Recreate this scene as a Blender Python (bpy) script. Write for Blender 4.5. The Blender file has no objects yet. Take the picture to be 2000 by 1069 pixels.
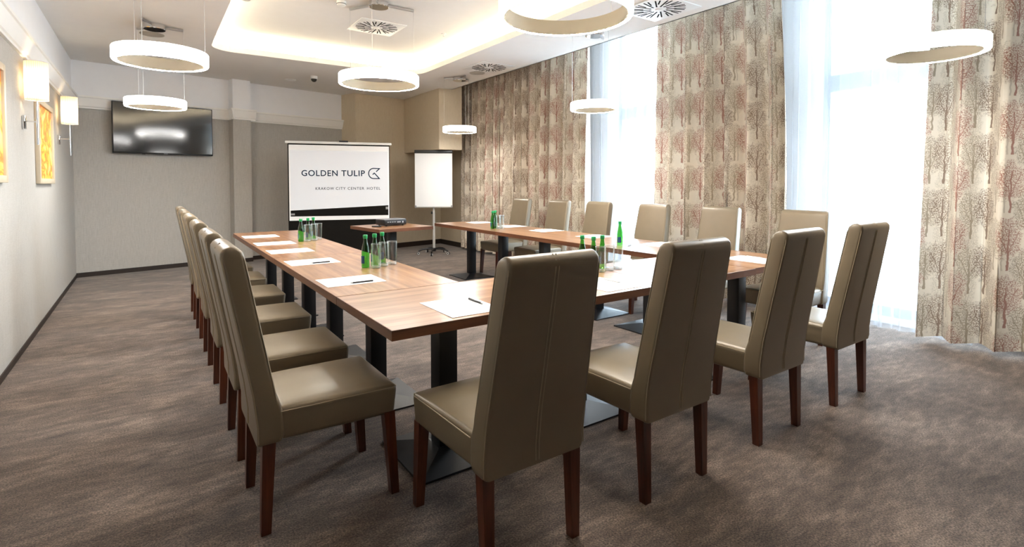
import bpy, bmesh, math, random
from mathutils import Vector, Matrix

random.seed(7)
sc = bpy.context.scene
col = sc.collection
PI = math.pi

# ------------------------------------------------------------------ camera
cam_d = bpy.data.cameras.new('camera')
cam = bpy.data.objects.new('camera', cam_d)
col.objects.link(cam)
cam_d.sensor_width = 36.0
cam_d.lens = 36.0 * 1020.6 / 2000.0
cam_d.shift_y = -(534.5 - 389.2) / 2000.0
cam_d.clip_start = 0.05
cam.location = (-0.768, -1.944, 1.335)
cam.rotation_euler = (math.radians(90 - 1.8), 0, math.radians(-34.644))
sc.camera = cam

# ------------------------------------------------------------------ world, exposure
W = bpy.data.worlds.new('overcast_sky')
sc.world = W
W.use_nodes = True
bgn = W.node_tree.nodes['Background']
bgn.inputs['Color'].default_value = (0.68, 0.84, 1.0, 1)
bgn.inputs['Strength'].default_value = 11.5
sc.view_settings.view_transform = 'Standard'
sc.view_settings.look = 'None'
sc.view_settings.exposure = 1.3
sc.view_settings.gamma = 1.0
sc.view_settings.use_curve_mapping = False
sc.cycles.use_denoising = True
sc.cycles.max_bounces = 10
sc.cycles.diffuse_bounces = 5
sc.cycles.glossy_bounces = 4
sc.cycles.transparent_max_bounces = 24
sc.cycles.sample_clamp_indirect = 6.0
sc.cycles.caustics_reflective = False
sc.cycles.caustics_refractive = False

RING_E = 5.5
COVE_E = 19.0
BULB_W = 9.0

# daylight portals in the two window openings (help sampling the sky)
for (yc, wy) in ((2.92, 1.32), (0.04, 1.32)):
    ld = bpy.data.lights.new('window_portal', 'AREA')
    ld.shape = 'RECTANGLE'; ld.size = 3.5; ld.size_y = wy
    ld.cycles.is_portal = True
    lo = bpy.data.objects.new('window_portal', ld)
    col.objects.link(lo)
    lo.location = (4.98, yc, 1.85)
    lo.rotation_euler = (0, math.radians(90), 0)

# ------------------------------------------------------------------ helpers
def lin(c):
    return tuple(((x / 255.0) / 12.92 if x / 255.0 <= 0.04045 else ((x / 255.0 + 0.055) / 1.055) ** 2.4) for x in c)

class N:
    """small node-tree helper"""
    def __init__(s, name):
        s.m = bpy.data.materials.new(name); s.m.use_nodes = True
        s.t = s.m.node_tree; s.t.nodes.clear()
        s.out = s.t.nodes.new('ShaderNodeOutputMaterial')
    def new(s, typ, **kw):
        n = s.t.nodes.new(typ)
        for k, v in kw.items(): setattr(n, k, v)
        return n
    def link(s, a, b): s.t.links.new(a, b)
    def setin(s, n, key, v):
        if hasattr(v, 'is_linked') or isinstance(v, bpy.types.NodeSocket): s.link(v, n.inputs[key])
        else: n.inputs[key].default_value = v
    def math(s, op, a, b=None, c=None, clamp=False):
        n = s.new('ShaderNodeMath', operation=op); n.use_clamp = clamp
        s.setin(n, 0, a)
        if b is not None: s.setin(n, 1, b)
        if c is not None: s.setin(n, 2, c)
        return n.outputs[0]
    def noise(s, vec, scale, detail=2, rough=0.5, dist=0.0):
        n = s.new('ShaderNodeTexNoise')
        s.link(vec, n.inputs['Vector'])
        n.inputs['Scale'].default_value = scale; n.inputs['Detail'].default_value = detail
        n.inputs['Roughness'].default_value = rough; n.inputs['Distortion'].default_value = dist
        return n.outputs['Fac']
    def coord(s, which='Object', scale=(1, 1, 1)):
        tc = s.new('ShaderNodeTexCoord')
        mp = s.new('ShaderNodeMapping'); mp.inputs['Scale'].default_value = scale
        s.link(tc.outputs[which], mp.inputs['Vector'])
        return mp.outputs['Vector']
    def ramp(s, fac, stops):
        n = s.new('ShaderNodeValToRGB')
        el = n.color_ramp.elements
        while len(el) > 1: el.remove(el[-1])
        el[0].position = stops[0][0]; el[0].color = (*stops[0][1], 1)
        for p, c in stops[1:]:
            e = el.new(p); e.color = (*c, 1)
        s.link(fac, n.inputs['Fac'])
        return n.outputs['Color']
    def mixc(s, fac, a, b):
        n = s.new('ShaderNodeMix', data_type='RGBA')
        s.setin(n, 0, fac)
        for idx, v in ((6, a), (7, b)):
            if isinstance(v, bpy.types.NodeSocket): s.link(v, n.inputs[idx])
            else: n.inputs[idx].default_value = (*v, 1) if len(v) == 3 else v
        return n.outputs[2]
    def bsdf(s, color, rough=0.5, metal=0.0, spec=0.5, **kw):
        b = s.new('ShaderNodeBsdfPrincipled')
        if isinstance(color, bpy.types.NodeSocket): s.link(color, b.inputs['Base Color'])
        else: b.inputs['Base Color'].default_value = (*color, 1)
        s.setin(b, 'Roughness', rough)
        b.inputs['Metallic'].default_value = metal
        b.inputs['Specular IOR Level'].default_value = spec
        for k, v in kw.items(): s.setin(b, k.replace('_', ' '), v)
        return b
    def bump(s, h, strength, dist, b):
        n = s.new('ShaderNodeBump')
        n.inputs['Strength'].default_value = strength; n.inputs['Distance'].default_value = dist
        s.link(h, n.inputs['Height']); s.link(n.outputs['Normal'], b.inputs['Normal'])
    def done(s, shader):
        s.link(shader, s.out.inputs['Surface']); return s.m

def plain(name, c, rough=0.5, metal=0.0, spec=0.5, var=0.06):
    """plain colour with a faint procedural variation"""
    n = N(name)
    f = n.noise(n.coord(), 9.0, 3)
    a = tuple(max(0, x * (1 - var)) for x in c); b_ = tuple(min(1, x * (1 + var)) for x in c)
    b = n.bsdf(n.mixc(f, a, b_), rough, metal, spec)
    return n.done(b.outputs[0])

def emit(name, c, strength):
    n = N(name)
    e = n.new('ShaderNodeEmission'); e.inputs['Color'].default_value = (*c, 1); e.inputs['Strength'].default_value = strength
    return n.done(e.outputs[0])

M = {}
M['white_paint'] = plain('white_paint', lin((245, 245, 246)), 0.8, 0, 0.2, 0.02)
M['ceiling_paint'] = plain('ceiling_paint', lin((238, 236, 232)), 0.85, 0, 0.15, 0.02)
M['trim_paint'] = plain('trim_paint', lin((248, 246, 241)), 0.5, 0, 0.3, 0.02)
M['black_metal'] = plain('black_powder_coat', lin((12, 12, 15)), 0.42, 0, 0.5, 0.1)
M['black_plastic'] = plain('black_plastic', lin((22, 22, 24)), 0.35, 0, 0.5, 0.05)
M['dark_base'] = plain('dark_baseboard', lin((48, 38, 32)), 0.5, 0, 0.4, 0.1)
M['chrome'] = plain('chrome', (0.75, 0.75, 0.76), 0.08, 1.0, 0.5, 0.02)
M['steel'] = plain('brushed_steel', (0.55, 0.55, 0.55), 0.3, 1.0, 0.5, 0.05)
M['white_plastic'] = plain('white_plastic', lin((235, 235, 232)), 0.4, 0, 0.4, 0.02)
M['grey_plastic'] = plain('grey_plastic', lin((150, 150, 150)), 0.4, 0, 0.4, 0.05)
M['paper'] = plain('paper', lin((246, 246, 246)), 0.7, 0, 0.2, 0.01)
M['black_cloth'] = plain('black_screen_cloth', lin((26, 24, 22)), 0.9, 0, 0.1, 0.1)
M['slot'] = plain('dark_vent_slot', lin((14, 14, 14)), 0.8, 0, 0.1, 0.1)
M['ring_inner'] = plain('lamp_inner_band', lin((190, 180, 160)), 0.45, 0, 0.4, 0.03)
M['ring'] = emit('lit_acrylic_diffuser', (1.0, 0.985, 0.965), RING_E)
M['ring_low'] = emit('lit_lower_rim', (1.0, 0.975, 0.935), RING_E * 20.0)
M['cove'] = emit('cove_light_strip', (1.0, 0.86, 0.62), COVE_E)
M['frame_wood'] = plain('pale_wood_frame', lin((205, 190, 165)), 0.45, 0, 0.4, 0.08)
M['win_frame'] = plain('window_frame_paint', lin((150, 156, 166)), 0.5, 0, 0.4, 0.03)
M['navy'] = plain('navy_print', lin((12, 40, 64)), 0.8, 0, 0.1, 0.02)
M['grey_ink'] = plain('grey_print', lin((50, 58, 68)), 0.8, 0, 0.1, 0.02)
M['cap_green'] = plain('green_cap', lin((30, 150, 85)), 0.35, 0, 0.5, 0.05)
M['label_blue'] = plain('blue_label', lin((30, 72, 112)), 0.5, 0, 0.4, 0.2)
M['thread'] = plain('seam_thread', lin((160, 146, 122)), 0.6, 0, 0.3, 0.1)

def wallpaper(name, c1, c2, sx=1.0):
    n = N(name)
    v = n.coord('Object', (260, 260, 9)); v2 = n.coord('Object', (30, 30, 420))
    f = n.math('MULTIPLY_ADD', n.noise(v, 1.0, 3, 0.6), 0.6, n.math('MULTIPLY', n.noise(v2, 1.0, 2), 0.4))
    b = n.bsdf(n.ramp(f, [(0.3, c1), (0.7, c2)]), 0.75, 0, 0.25)
    n.bump(f, 0.25, 0.002, b)
    return n.done(b.outputs[0])
M['wall_grey'] = wallpaper('grey_beige_wallpaper', lin((168, 164, 157)), lin((198, 195, 189)))
M['wall_tan'] = wallpaper('tan_wallpaper', lin((204, 188, 161)), lin((226, 213, 190)))

def carpet():
    n = N('mottled_brown_carpet')
    big = n.noise(n.coord('Object', (1.3, 3.2, 1)), 1.6, 5, 0.6, 0.6)
    med = n.noise(n.coord('Object', (3, 8, 1)), 3.0, 4, 0.6)
    fine = n.noise(n.coord('Object', (1, 1, 1)), 135, 3, 0.75)
    f = n.math('ADD', n.math('MULTIPLY', big, 0.55), n.math('MULTIPLY', med, 0.45))
    base = n.ramp(f, [(0.32, lin((62, 52, 45))), (0.5, lin((100, 86, 76))), (0.68, lin((140, 123, 109)))])
    sp = n.ramp(fine, [(0.36, (0.16, 0.16, 0.16)), (0.5, (0.5, 0.5, 0.5)), (0.64, (0.98, 0.96, 0.94))])
    mx = n.new('ShaderNodeMix', data_type='RGBA', blend_type='OVERLAY')
    mx.inputs[0].default_value = 0.95
    n.link(base, mx.inputs[6]); n.link(sp, mx.inputs[7])
    b = n.bsdf(mx.outputs[2], 0.95, 0, 0.1)
    b.inputs['Sheen Weight'].default_value = 0.25; b.inputs['Sheen Roughness'].default_value = 0.5
    n.bump(fine, 0.7, 0.006, b)
    return n.done(b.outputs[0])
M['carpet'] = carpet()

def wood(name, cols, rough, sc_=(2.2, 34, 34), coat=0.0):
    n = N(name)
    oi = n.new('ShaderNodeObjectInfo')
    off = n.math('MULTIPLY', oi.outputs['Random'], 20.0)
    v = n.coord('Object', sc_)
    cx = n.new('ShaderNodeCombineXYZ'); n.link(off, cx.inputs[0]); n.link(off, cx.inputs[1])
    va = n.new('ShaderNodeVectorMath', operation='ADD'); n.link(v, va.inputs[0]); n.link(cx.outputs[0], va.inputs[1])
    f1 = n.noise(va.outputs[0], 0.55, 5, 0.6, 0.4)
    f2 = n.noise(va.outputs[0], 3.2, 3, 0.6)
    f = n.math('ADD', n.math('MULTIPLY', f1, 0.75), n.math('MULTIPLY', f2, 0.25))
    b = n.bsdf(n.ramp(f, [(0.34, cols[0]), (0.5, cols[1]), (0.66, cols[2])]), rough, 0, 0.5)
    b.inputs['Coat Weight'].default_value = coat; b.inputs['Coat Roughness'].default_value = 0.22
    n.bump(f2, 0.06, 0.001, b)
    return n.done(b.outputs[0])
M['table_wood'] = wood('walnut_laminate', (lin((116, 76, 49)), lin((154, 109, 75)), lin((180, 138, 100))), 0.30, coat=0.5)
M['shaded_edge_wood'] = wood('walnut_edge_painted_shade', (lin((74, 42, 24)), lin((98, 58, 34)), lin((116, 72, 44))), 0.4, (3, 3, 60))  # shade on the table edges painted in as a darker walnut tone
M['leg_wood'] = wood('dark_stained_wood', (lin((52, 24, 14)), lin((84, 40, 22)), lin((108, 56, 32))), 0.3, (40, 40, 3))

M['bounce_cutting_panel'] = wood('added_dark_wall_panel', (lin((62, 44, 34)), lin((84, 60, 46)), lin((100, 74, 58))), 0.5, (14, 14, 1.2))  # invented dark finish for the unseen wall, weakens light bounced from behind

def leather():
    n = N('taupe_leatherette')
    v = n.coord('Object')
    f = n.noise(v, 420, 2, 0.6); g = n.noise(v, 6, 3, 0.5)
    b = n.bsdf(n.mixc(g, lin((116, 102, 80)), lin((132, 117, 93))), n.math('MULTIPLY_ADD', f, 0.12, 0.33), 0.15, 0.6)
    b.inputs['Coat Weight'].default_value = 0.3; b.inputs['Coat Roughness'].default_value = 0.35
    n.bump(f, 0.18, 0.0012, b)
    return n.done(b.outputs[0])
M['leather'] = leather()

def curtain_mat():
    n = N('tree_print_curtain')
    tc = n.new('ShaderNodeTexCoord')
    sep = n.new('ShaderNodeSeparateXYZ'); n.link(tc.outputs['UV'], sep.inputs[0])
    u, v = sep.outputs[0], sep.outputs[1]
    uv = tc.outputs['UV']
    def layer(wc, hc, off, seed):
        uu = n.math('ADD', n.math('DIVIDE', u, wc), off)
        cidx = n.math('FLOOR', uu)
        odd = n.math('MODULO', cidx, 2.0)
        vv = n.math('ADD', n.math('DIVIDE', v, hc), n.math('MULTIPLY', odd, 0.5))
        lx = n.math('SUBTRACT', n.math('FRACT', uu), 0.5)
        ly = n.math('SUBTRACT', n.math('FRACT', vv), 0.5)
        big = n.noise(uv, 14 + seed, 4, 0.65)
        dx = n.math('DIVIDE', lx, 0.45); dy = n.math('DIVIDE', n.math('SUBTRACT', ly, 0.12), 0.37)
        d = n.math('SQRT', n.math('ADD', n.math('POWER', n.math('ABSOLUTE', dx), 2.0), n.math('POWER', n.math('ABSOLUTE', dy), 2.0)))
        d = n.math('ADD', d, n.math('MULTIPLY', n.math('SUBTRACT', big, 0.5), 1.7))
        crown = n.math('SUBTRACT', 1.0, n.math('SMOOTH_MIN', 1.0, n.math('MULTIPLY', n.math('MAXIMUM', n.math('SUBTRACT', d, 0.80), 0.0), 5.0), 0.1), clamp=True)
        leaf = n.noise(uv, 95, 4, 0.75)
        leaf = n.math('MULTIPLY_ADD', leaf, 9.0, -4.05, clamp=True)
        leafm = n.math('MULTIPLY', crown, leaf)
        # trunk and a few boughs
        wob = n.math('MULTIPLY', n.math('SUBTRACT', n.noise(uv, 16, 2), 0.5), 0.16)
        tx = n.math('ABSOLUTE', n.math('ADD', lx, wob))
        tw = n.math('MULTIPLY_ADD', ly, -0.03, 0.026)
        trunk = n.math('LESS_THAN', tx, tw)
        trunk = n.math('MULTIPLY', trunk, n.math('LESS_THAN', ly, 0.28))
        trunk = n.math('MULTIPLY', trunk, n.math('GREATER_THAN', ly, -0.44))
        ax = n.math('SUBTRACT', n.math('ABSOLUTE', n.math('ADD', lx, wob)), n.math('MULTIPLY', n.math('ADD', ly, 0.16), 0.75))
        bough = n.math('LESS_THAN', n.math('ABSOLUTE', ax), 0.012)
        bough = n.math('MULTIPLY', bough, n.math('GREATER_THAN', ly, -0.16))
        bough = n.math('MULTIPLY', bough, n.math('LESS_THAN', ly, 0.25))
        tr = n.math('MAXIMUM', trunk, bough)
        mask = n.math('MAXIMUM', leafm, tr)
        wn = n.new('ShaderNodeTexWhiteNoise', noise_dimensions='2D')
        cb = n.new('ShaderNodeCombineXYZ'); n.link(cidx, cb.inputs[0]); n.link(n.math('FLOOR', vv), cb.inputs[1])
        n.link(cb.outputs[0], wn.inputs['Vector'])
        return mask, n.math('MODULO', n.math('ADD', cidx, seed), 2.0), wn.outputs['Value']
    m1, o1, r1 = layer(0.30, 0.44, 0.0, 0)
    m2, o2, r2 = layer(0.30, 0.44, 0.5, 1)
    m3, o3, r3 = layer(0.21, 0.44, 0.3, 3)
    base = n.mixc(n.noise(uv, 5, 2), lin((218, 206, 186)), lin((228, 217, 200)))
    c2 = n.mixc(n.math('GREATER_THAN', o2, 0.5), lin((146, 129, 107)), lin((160, 144, 122)))
    c1 = n.mixc(n.math('GREATER_THAN', o1, 0.5), lin((152, 102, 88)), lin((122, 98, 82)))
    base = n.mixc(n.math('MULTIPLY', m3, 0.6), base, lin((176, 163, 144)))
    colr = n.mixc(n.math('MULTIPLY', m2, 0.85), base, c2)
    colr = n.mixc(n.math('MULTIPLY', m1, 0.88), colr, c1)
    b = n.bsdf(colr, 0.85, 0, 0.15)
    b.inputs['Sheen Weight'].default_value = 0.2
    tr = n.new('ShaderNodeBsdfTranslucent'); n.link(colr, tr.inputs['Color'])
    mx = n.new('ShaderNodeMixShader'); mx.inputs[0].default_value = 0.10
    n.link(b.outputs[0], mx.inputs[1]); n.link(tr.outputs[0], mx.inputs[2])
    return n.done(mx.outputs[0])
M['curtain'] = curtain_mat()

def sheer_mat():
    n = N('white_voile')
    f = n.noise(n.coord('Object', (300, 300, 300)), 1.0, 1)
    t = n.new('ShaderNodeBsdfTransparent'); t.inputs[0].default_value = (1, 1, 1, 1)
    d = n.new('ShaderNodeBsdfDiffuse'); d.inputs[0].default_value = (0.72, 0.74, 0.78, 1)
    l = n.new('ShaderNodeBsdfTranslucent'); l.inputs[0].default_value = (0.74, 0.77, 0.82, 1)
    m1 = n.new('ShaderNodeMixShader'); m1.inputs[0].default_value = 0.14
    n.link(d.outputs[0], m1.inputs[1]); n.link(l.outputs[0], m1.inputs[2])
    m2 = n.new('ShaderNodeMixShader')
    n.link(n.math('MULTIPLY_ADD', f, 0.1, 0.33), m2.inputs[0])
    n.link(t.outputs[0], m2.inputs[1]); n.link(m1.outputs[0], m2.inputs[2])
    return n.done(m2.outputs[0])
M['sheer'] = sheer_mat()

def glassy(name, tint, refl=0.5, rough=0.02, base=0.02):
    n = N(name)
    t = n.new('ShaderNodeBsdfTransparent'); t.inputs[0].default_value = (*tint, 1)
    g = n.new('ShaderNodeBsdfGlossy'); g.inputs['Roughness'].default_value = rough
    g.inputs['Color'].default_value = (1, 1, 1, 1)
    lw = n.new('ShaderNodeLayerWeight'); lw.inputs['Blend'].default_value = 0.5
    f = n.math('MULTIPLY_ADD', n.math('POWER', lw.outputs['Facing'], 3.0), refl, base, clamp=True)
    m = n.new('ShaderNodeMixShader'); n.link(f, m.inputs[0])
    n.link(t.outputs[0], m.inputs[1]); n.link(g.outputs[0], m.inputs[2])
    return n.done(m.outputs[0])
M['pane'] = glassy('window_glass', (0.95, 0.97, 0.97), 0.6)
M['tumbler'] = glassy('clear_glass', (0.965, 0.975, 0.975), 0.95, 0.06, 0.05)
M['bottle'] = glassy('green_glass', (0.24, 0.66, 0.20), 1.0, 0.04, 0.04)

def glass_highlight():
    n = N('painted_glass_highlight')  # milky white paints the refractive highlights of tumbler rim and base
    t = n.new('ShaderNodeBsdfTransparent'); t.inputs[0].default_value = (0.97, 0.98, 0.98, 1)
    b = n.bsdf((0.85, 0.88, 0.88), 0.08, 0, 0.9)
    f = n.noise(n.coord(), 120, 2)
    m = n.new('ShaderNodeMixShader'); n.link(n.math('MULTIPLY_ADD', f, 0.06, 0.34), m.inputs[0])
    n.link(t.outputs[0], m.inputs[1]); n.link(b.outputs[0], m.inputs[2])
    return n.done(m.outputs[0])
M['glass_highlight'] = glass_highlight()

def tv_mat():
    n = N('dark_tv_panel')
    f = n.noise(n.coord(), 2.0, 2)
    b = n.bsdf(n.mixc(f, lin((10, 10, 11)), lin((18, 17, 16))), 0.09, 0, 0.9)
    return n.done(b.outputs[0])
M['tv'] = tv_mat()

def shade_mat():
    n = N('pleated_lamp_shade')
    tc = n.new('ShaderNodeTexCoord'); sep = n.new('ShaderNodeSeparateXYZ'); n.link(tc.outputs['Object'], sep.inputs[0])
    ang = n.math('ARCTAN2', sep.outputs[1], sep.outputs[0])
    pl = n.math('MULTIPLY_ADD', n.math('SINE', n.math('MULTIPLY', ang, 90.0)), 0.5, 0.5)
    c = n.mixc(pl, (0.80, 0.66, 0.48), (0.92, 0.82, 0.66))
    d = n.new('ShaderNodeBsdfDiffuse'); n.link(c, d.inputs[0])
    l = n.new('ShaderNodeBsdfTranslucent'); n.link(c, l.inputs[0])
    m = n.new('ShaderNodeMixShader'); m.inputs[0].default_value = 0.6
    n.link(d.outputs[0], m.inputs[1]); n.link(l.outputs[0], m.inputs[2])
    return n.done(m.outputs[0])
M['shade'] = shade_mat()

def paint_mat():
    n = N('abstract_orange_picture')
    v = n.coord('Object', (1, 0.9, 1.6))
    f = n.noise(v, 3.4, 4, 0.55, 0.7)
    c = n.ramp(f, [(0.30, lin((214, 196, 150))), (0.42, lin((236, 206, 96))), (0.50, lin((228, 120, 52))), (0.57, lin((240, 196, 70))), (0.66, lin((206, 186, 150))), (0.76, lin((196, 84, 44)))])
    b = n.bsdf(c, 0.4, 0, 0.4)
    return n.done(b.outputs[0])
M['picture'] = paint_mat()

def slide_mat():
    n = N('projected_slide_white')
    f = n.noise(n.coord(), 1.2, 1)
    b = n.bsdf(n.mixc(f, lin((214, 217, 221)), lin((222, 224, 228))), 0.9, 0, 0.1)
    b.inputs['Emission Color'].default_value = (0.9, 0.93, 1.0, 1); b.inputs['Emission Strength'].default_value = 0.06
    return n.done(b.outputs[0])
M['slide'] = slide_mat()
M['screen_white'] = plain('white_screen_cloth', lin((250, 250, 250)), 0.85, 0, 0.1, 0.01)
M['terrace'] = plain('terrace_stone', lin((200, 200, 200)), 0.8, 0, 0.2, 0.06)
M['wicker'] = plain('grey_terrace_chair', lin((120, 124, 132)), 0.7, 0, 0.3, 0.1)

# ---- mesh building
def obj(name, me, mat, parent=None):
    o = bpy.data.objects.new(name, me)
    col.objects.link(o)
    if mat is not None and not me.materials: me.materials.append(M[mat] if isinstance(mat, str) else mat)
    if parent is not None: o.parent = parent
    return o

def smooth(me, ang=35):
    for p in me.polygons: p.use_smooth = True
    me.set_sharp_from_angle(angle=math.radians(ang))

class MB:
    def __init__(s): s.v = []; s.f = []
    def add(s, vs, fs):
        b = len(s.v); s.v += [tuple(x) for x in vs]; s.f += [tuple(b + i for i in f) for f in fs]; return s
    def box(s, x0, x1, y0, y1, z0, z1):
        return s.add([(x0, y0, z0), (x1, y0, z0), (x1, y1, z0), (x0, y1, z0), (x0, y0, z1), (x1, y0, z1), (x1, y1, z1), (x0, y1, z1)],
                     [(0, 3, 2, 1), (4, 5, 6, 7), (0, 1, 5, 4), (1, 2, 6, 5), (2, 3, 7, 6), (3, 0, 4, 7)])
    def hexa(s, lo, hi):
        """lo, hi: 4 points each, counter-clockwise seen from above"""
        return s.add(list(lo) + list(hi), [(0, 3, 2, 1), (4, 5, 6, 7), (0, 1, 5, 4), (1, 2, 6, 5), (2, 3, 7, 6), (3, 0, 4, 7)])
    def prism(s, poly, z0, z1):
        n = len(poly)
        vs = [(x, y, z0) for x, y in poly] + [(x, y, z1) for x, y in poly]
        fs = [tuple(range(n - 1, -1, -1)), tuple(range(n, 2 * n))] + [(i, (i + 1) % n, n + (i + 1) % n, n + i) for i in range(n)]
        return s.add(vs, fs)
    def sweep(s, prof, a, b):
        """profile of (offset along nrm, z) swept from a to b in plan; nrm is left of a->b turned to the right"""
        d = Vector((b[0] - a[0], b[1] - a[1], 0)).normalized(); nr = Vector((d.y, -d.x, 0))
        n = len(prof); vs = []
        for p in (a, b):
            for o, z in prof: vs.append((p[0] + nr.x * o, p[1] + nr.y * o, z))
        fs = [tuple(range(n - 1, -1, -1)), tuple(range(n, 2 * n))] + [(i, (i + 1) % n, n + (i + 1) % n, n + i) for i in range(n)]
        return s.add(vs, fs)
    def lathe(s, prof, seg=24, c=(0, 0, 0), closed=False):
        n = len(prof); vs = []; fs = []
        for k in range(seg):
            a = 2 * PI * k / seg
            for r, z in prof: vs.append((c[0] + r * math.cos(a), c[1] + r * math.sin(a), c[2] + z))
        m = n if closed else n - 1
        for k in range(seg):
            k2 = (k + 1) % seg
            for i in range(m):
                j = (i + 1) % n
                fs.append((k * n + i, k2 * n + i, k2 * n + j, k * n + j))
        return s.add(vs, fs)
    def cyl(s, p0, p1, r0, r1=None, seg=12):
        r1 = r0 if r1 is None else r1
        p0, p1 = Vector(p0), Vector(p1); d = (p1 - p0).normalized()
        a = d.orthogonal().normalized(); b = d.cross(a)
        vs = []; fs = []
        for p, r in ((p0, r0), (p1, r1)):
            for k in range(seg):
                t = 2 * PI * k / seg
                vs.append(p + (a * math.cos(t) + b * math.sin(t)) * r)
        for k in range(seg): fs.append((k, (k + 1) % seg, seg + (k + 1) % seg, seg + k))
        fs.append(tuple(range(seg - 1, -1, -1))); fs.append(tuple(range(seg, 2 * seg)))
        return s.add(vs, fs)
    def tube(s, pts, r, seg=6, closed=False):
        pts = [Vector(p) for p in pts]; n = len(pts); vs = []; fs = []
        up = None
        for i, p in enumerate(pts):
            q0 = pts[(i - 1) % n] if (closed or i > 0) else p
            q1 = pts[(i + 1) % n] if (closed or i < n - 1) else p
            d = (q1 - q0).normalized()
            if up is None: up = d.orthogonal().normalized()
            a = (up - d * up.dot(d)).normalized(); up = a; b = d.cross(a)
            for k in range(seg):
                t = 2 * PI * k / seg
                vs.append(p + (a * math.cos(t) + b * math.sin(t)) * r)
        for i in range(n if closed else n - 1):
            j = (i + 1) % n
            for k in range(seg):
                fs.append((i * seg + k, i * seg + (k + 1) % seg, j * seg + (k + 1) % seg, j * seg + k))
        if not closed:
            fs.append(tuple(range(seg - 1, -1, -1))); fs.append(tuple(range((n - 1) * seg, n * seg)))
        return s.add(vs, fs)
    def mesh(s, name, sm=None):
        me = bpy.data.meshes.new(name)
        me.from_pydata(s.v, [], s.f); me.update()
        bm = bmesh.new(); bm.from_mesh(me)
        bmesh.ops.recalc_face_normals(bm, faces=bm.faces); bm.to_mesh(me); bm.free()
        if sm: smooth(me, sm)
        return me
    def build(s, name, mat, parent=None, sm=None): return obj(name, s.mesh(name, sm), mat, parent)

def rbox_mesh(name, x0, x1, y0, y1, z0, z1, bev=0.005, seg=2):
    bm = bmesh.new(); bmesh.ops.create_cube(bm, size=1.0)
    for v in bm.verts:
        v.co = ((x0 + x1) / 2 + v.co.x * (x1 - x0), (y0 + y1) / 2 + v.co.y * (y1 - y0), (z0 + z1) / 2 + v.co.z * (z1 - z0))
    bmesh.ops.bevel(bm, geom=list(bm.edges), offset=bev, segments=seg, profile=0.5, affect='EDGES')
    me = bpy.data.meshes.new(name); bm.to_mesh(me); bm.free(); smooth(me, 40)
    return me
def rbox(name, mat, parent, *a, **k): return obj(name, rbox_mesh(name, *a, **k), mat, parent)

def thing(name, label, cat, loc=(0, 0, 0), rz=0.0, group=None):
    o = bpy.data.objects.new(name, None); o.empty_display_size = 0.1
    col.objects.link(o); o.location = loc; o.rotation_euler = (0, 0, rz)
    o['label'] = label; o['category'] = cat
    if group: o['group'] = group
    return o
def tag(o, label, cat, group=None):
    o['label'] = label; o['category'] = cat
    if group: o['group'] = group
    return o
def struct(o, label=None):
    o['kind'] = 'structure'
    if label: o['label'] = label
    return o
def dup(root, loc, rz, label, group=None):
    def cp(o, parent):
        c = o.copy(); col.objects.link(c); c.parent = parent
        for ch in o.children: cp(ch, c)
        return c
    r = cp(root, None)
    r.location = loc; r.rotation_euler = (0, 0, rz); r['label'] = label
    if group: r['group'] = group
    return r

# ================================================================== ROOM
ZC = 3.045          # lower ceiling
ZU = 3.29           # raised tray
ZP = 3.80           # ceiling of the window pocket
YN = -5.2           # wall behind the camera
XW = 4.95           # window wall
BK0 = Vector((-1.65, 7.533)); BKA = math.radians(12.291)
BKU = Vector((math.cos(BKA), math.sin(BKA))); BKN = Vector((math.sin(BKA), -math.cos(BKA)))
def bk(s, d):
    p = BK0 + BKU * s + BKN * d
    return (p.x, p.y)

struct(MB().box(-2.2, XW + 0.12, YN - 0.3, 9.4, -0.12, 0.0).build('floor', 'carpet'), 'mottled brown wall-to-wall carpet')

# left wall (slightly out of square)
LA, LB = (-1.555, YN), (-1.651, 7.54)
def lx(y): return LA[0] + (LB[0] - LA[0]) * (y - LA[1]) / (LB[1] - LA[1])
wl = struct(MB().hexa([(-1.95, YN, 0), (LA[0], YN, 0), (LB[0], LB[1], 0), (-1.95, LB[1], 0)],
              [(-1.95, YN, 2.37), (LA[0], YN, 2.37), (LB[0], LB[1], 2.37), (-1.95, LB[1], 2.37)]).build('wall_left', 'wall_grey'), 'grey fabric-papered left wall')
MB().hexa([(-1.95, YN, 2.37), (LA[0], YN, 2.37), (LB[0], LB[1], 2.37), (-1.95, LB[1], 2.37)],
          [(-1.95, YN, ZC), (LA[0], YN, ZC), (LB[0], LB[1], ZC), (-1.95, LB[1], ZC)]).build('upper_band', 'white_paint', wl)
# back wall
SB = 4.09
wb = struct(MB().prism([bk(-0.35, -0.3), bk(-0.1, 0.0), bk(SB, 0.0), bk(SB, -0.3)], 0, 2.385).build('wall_back', 'wall_grey'), 'grey papered back wall with white band above')
MB().prism([bk(-0.35, -0.3), bk(-0.1, 0.0), bk(SB, 0.0), bk(SB, -0.3)], 2.385, ZC).build('upper_band', 'white_paint', wb)
cs0, cs1, cd = 2.02, 2.30, 0.19
MB().prism([bk(cs0, 0), bk(cs1, 0), bk(cs1, cd), bk(cs0, cd)][::-1], 0, 2.385).build('pilaster', 'wall_grey', wb)
MB().prism([bk(cs0, 0), bk(cs1, 0), bk(cs1, cd), bk(cs0, cd)][::-1], 2.385, ZC).build('pilaster_head', 'white_paint', wb)

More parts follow.
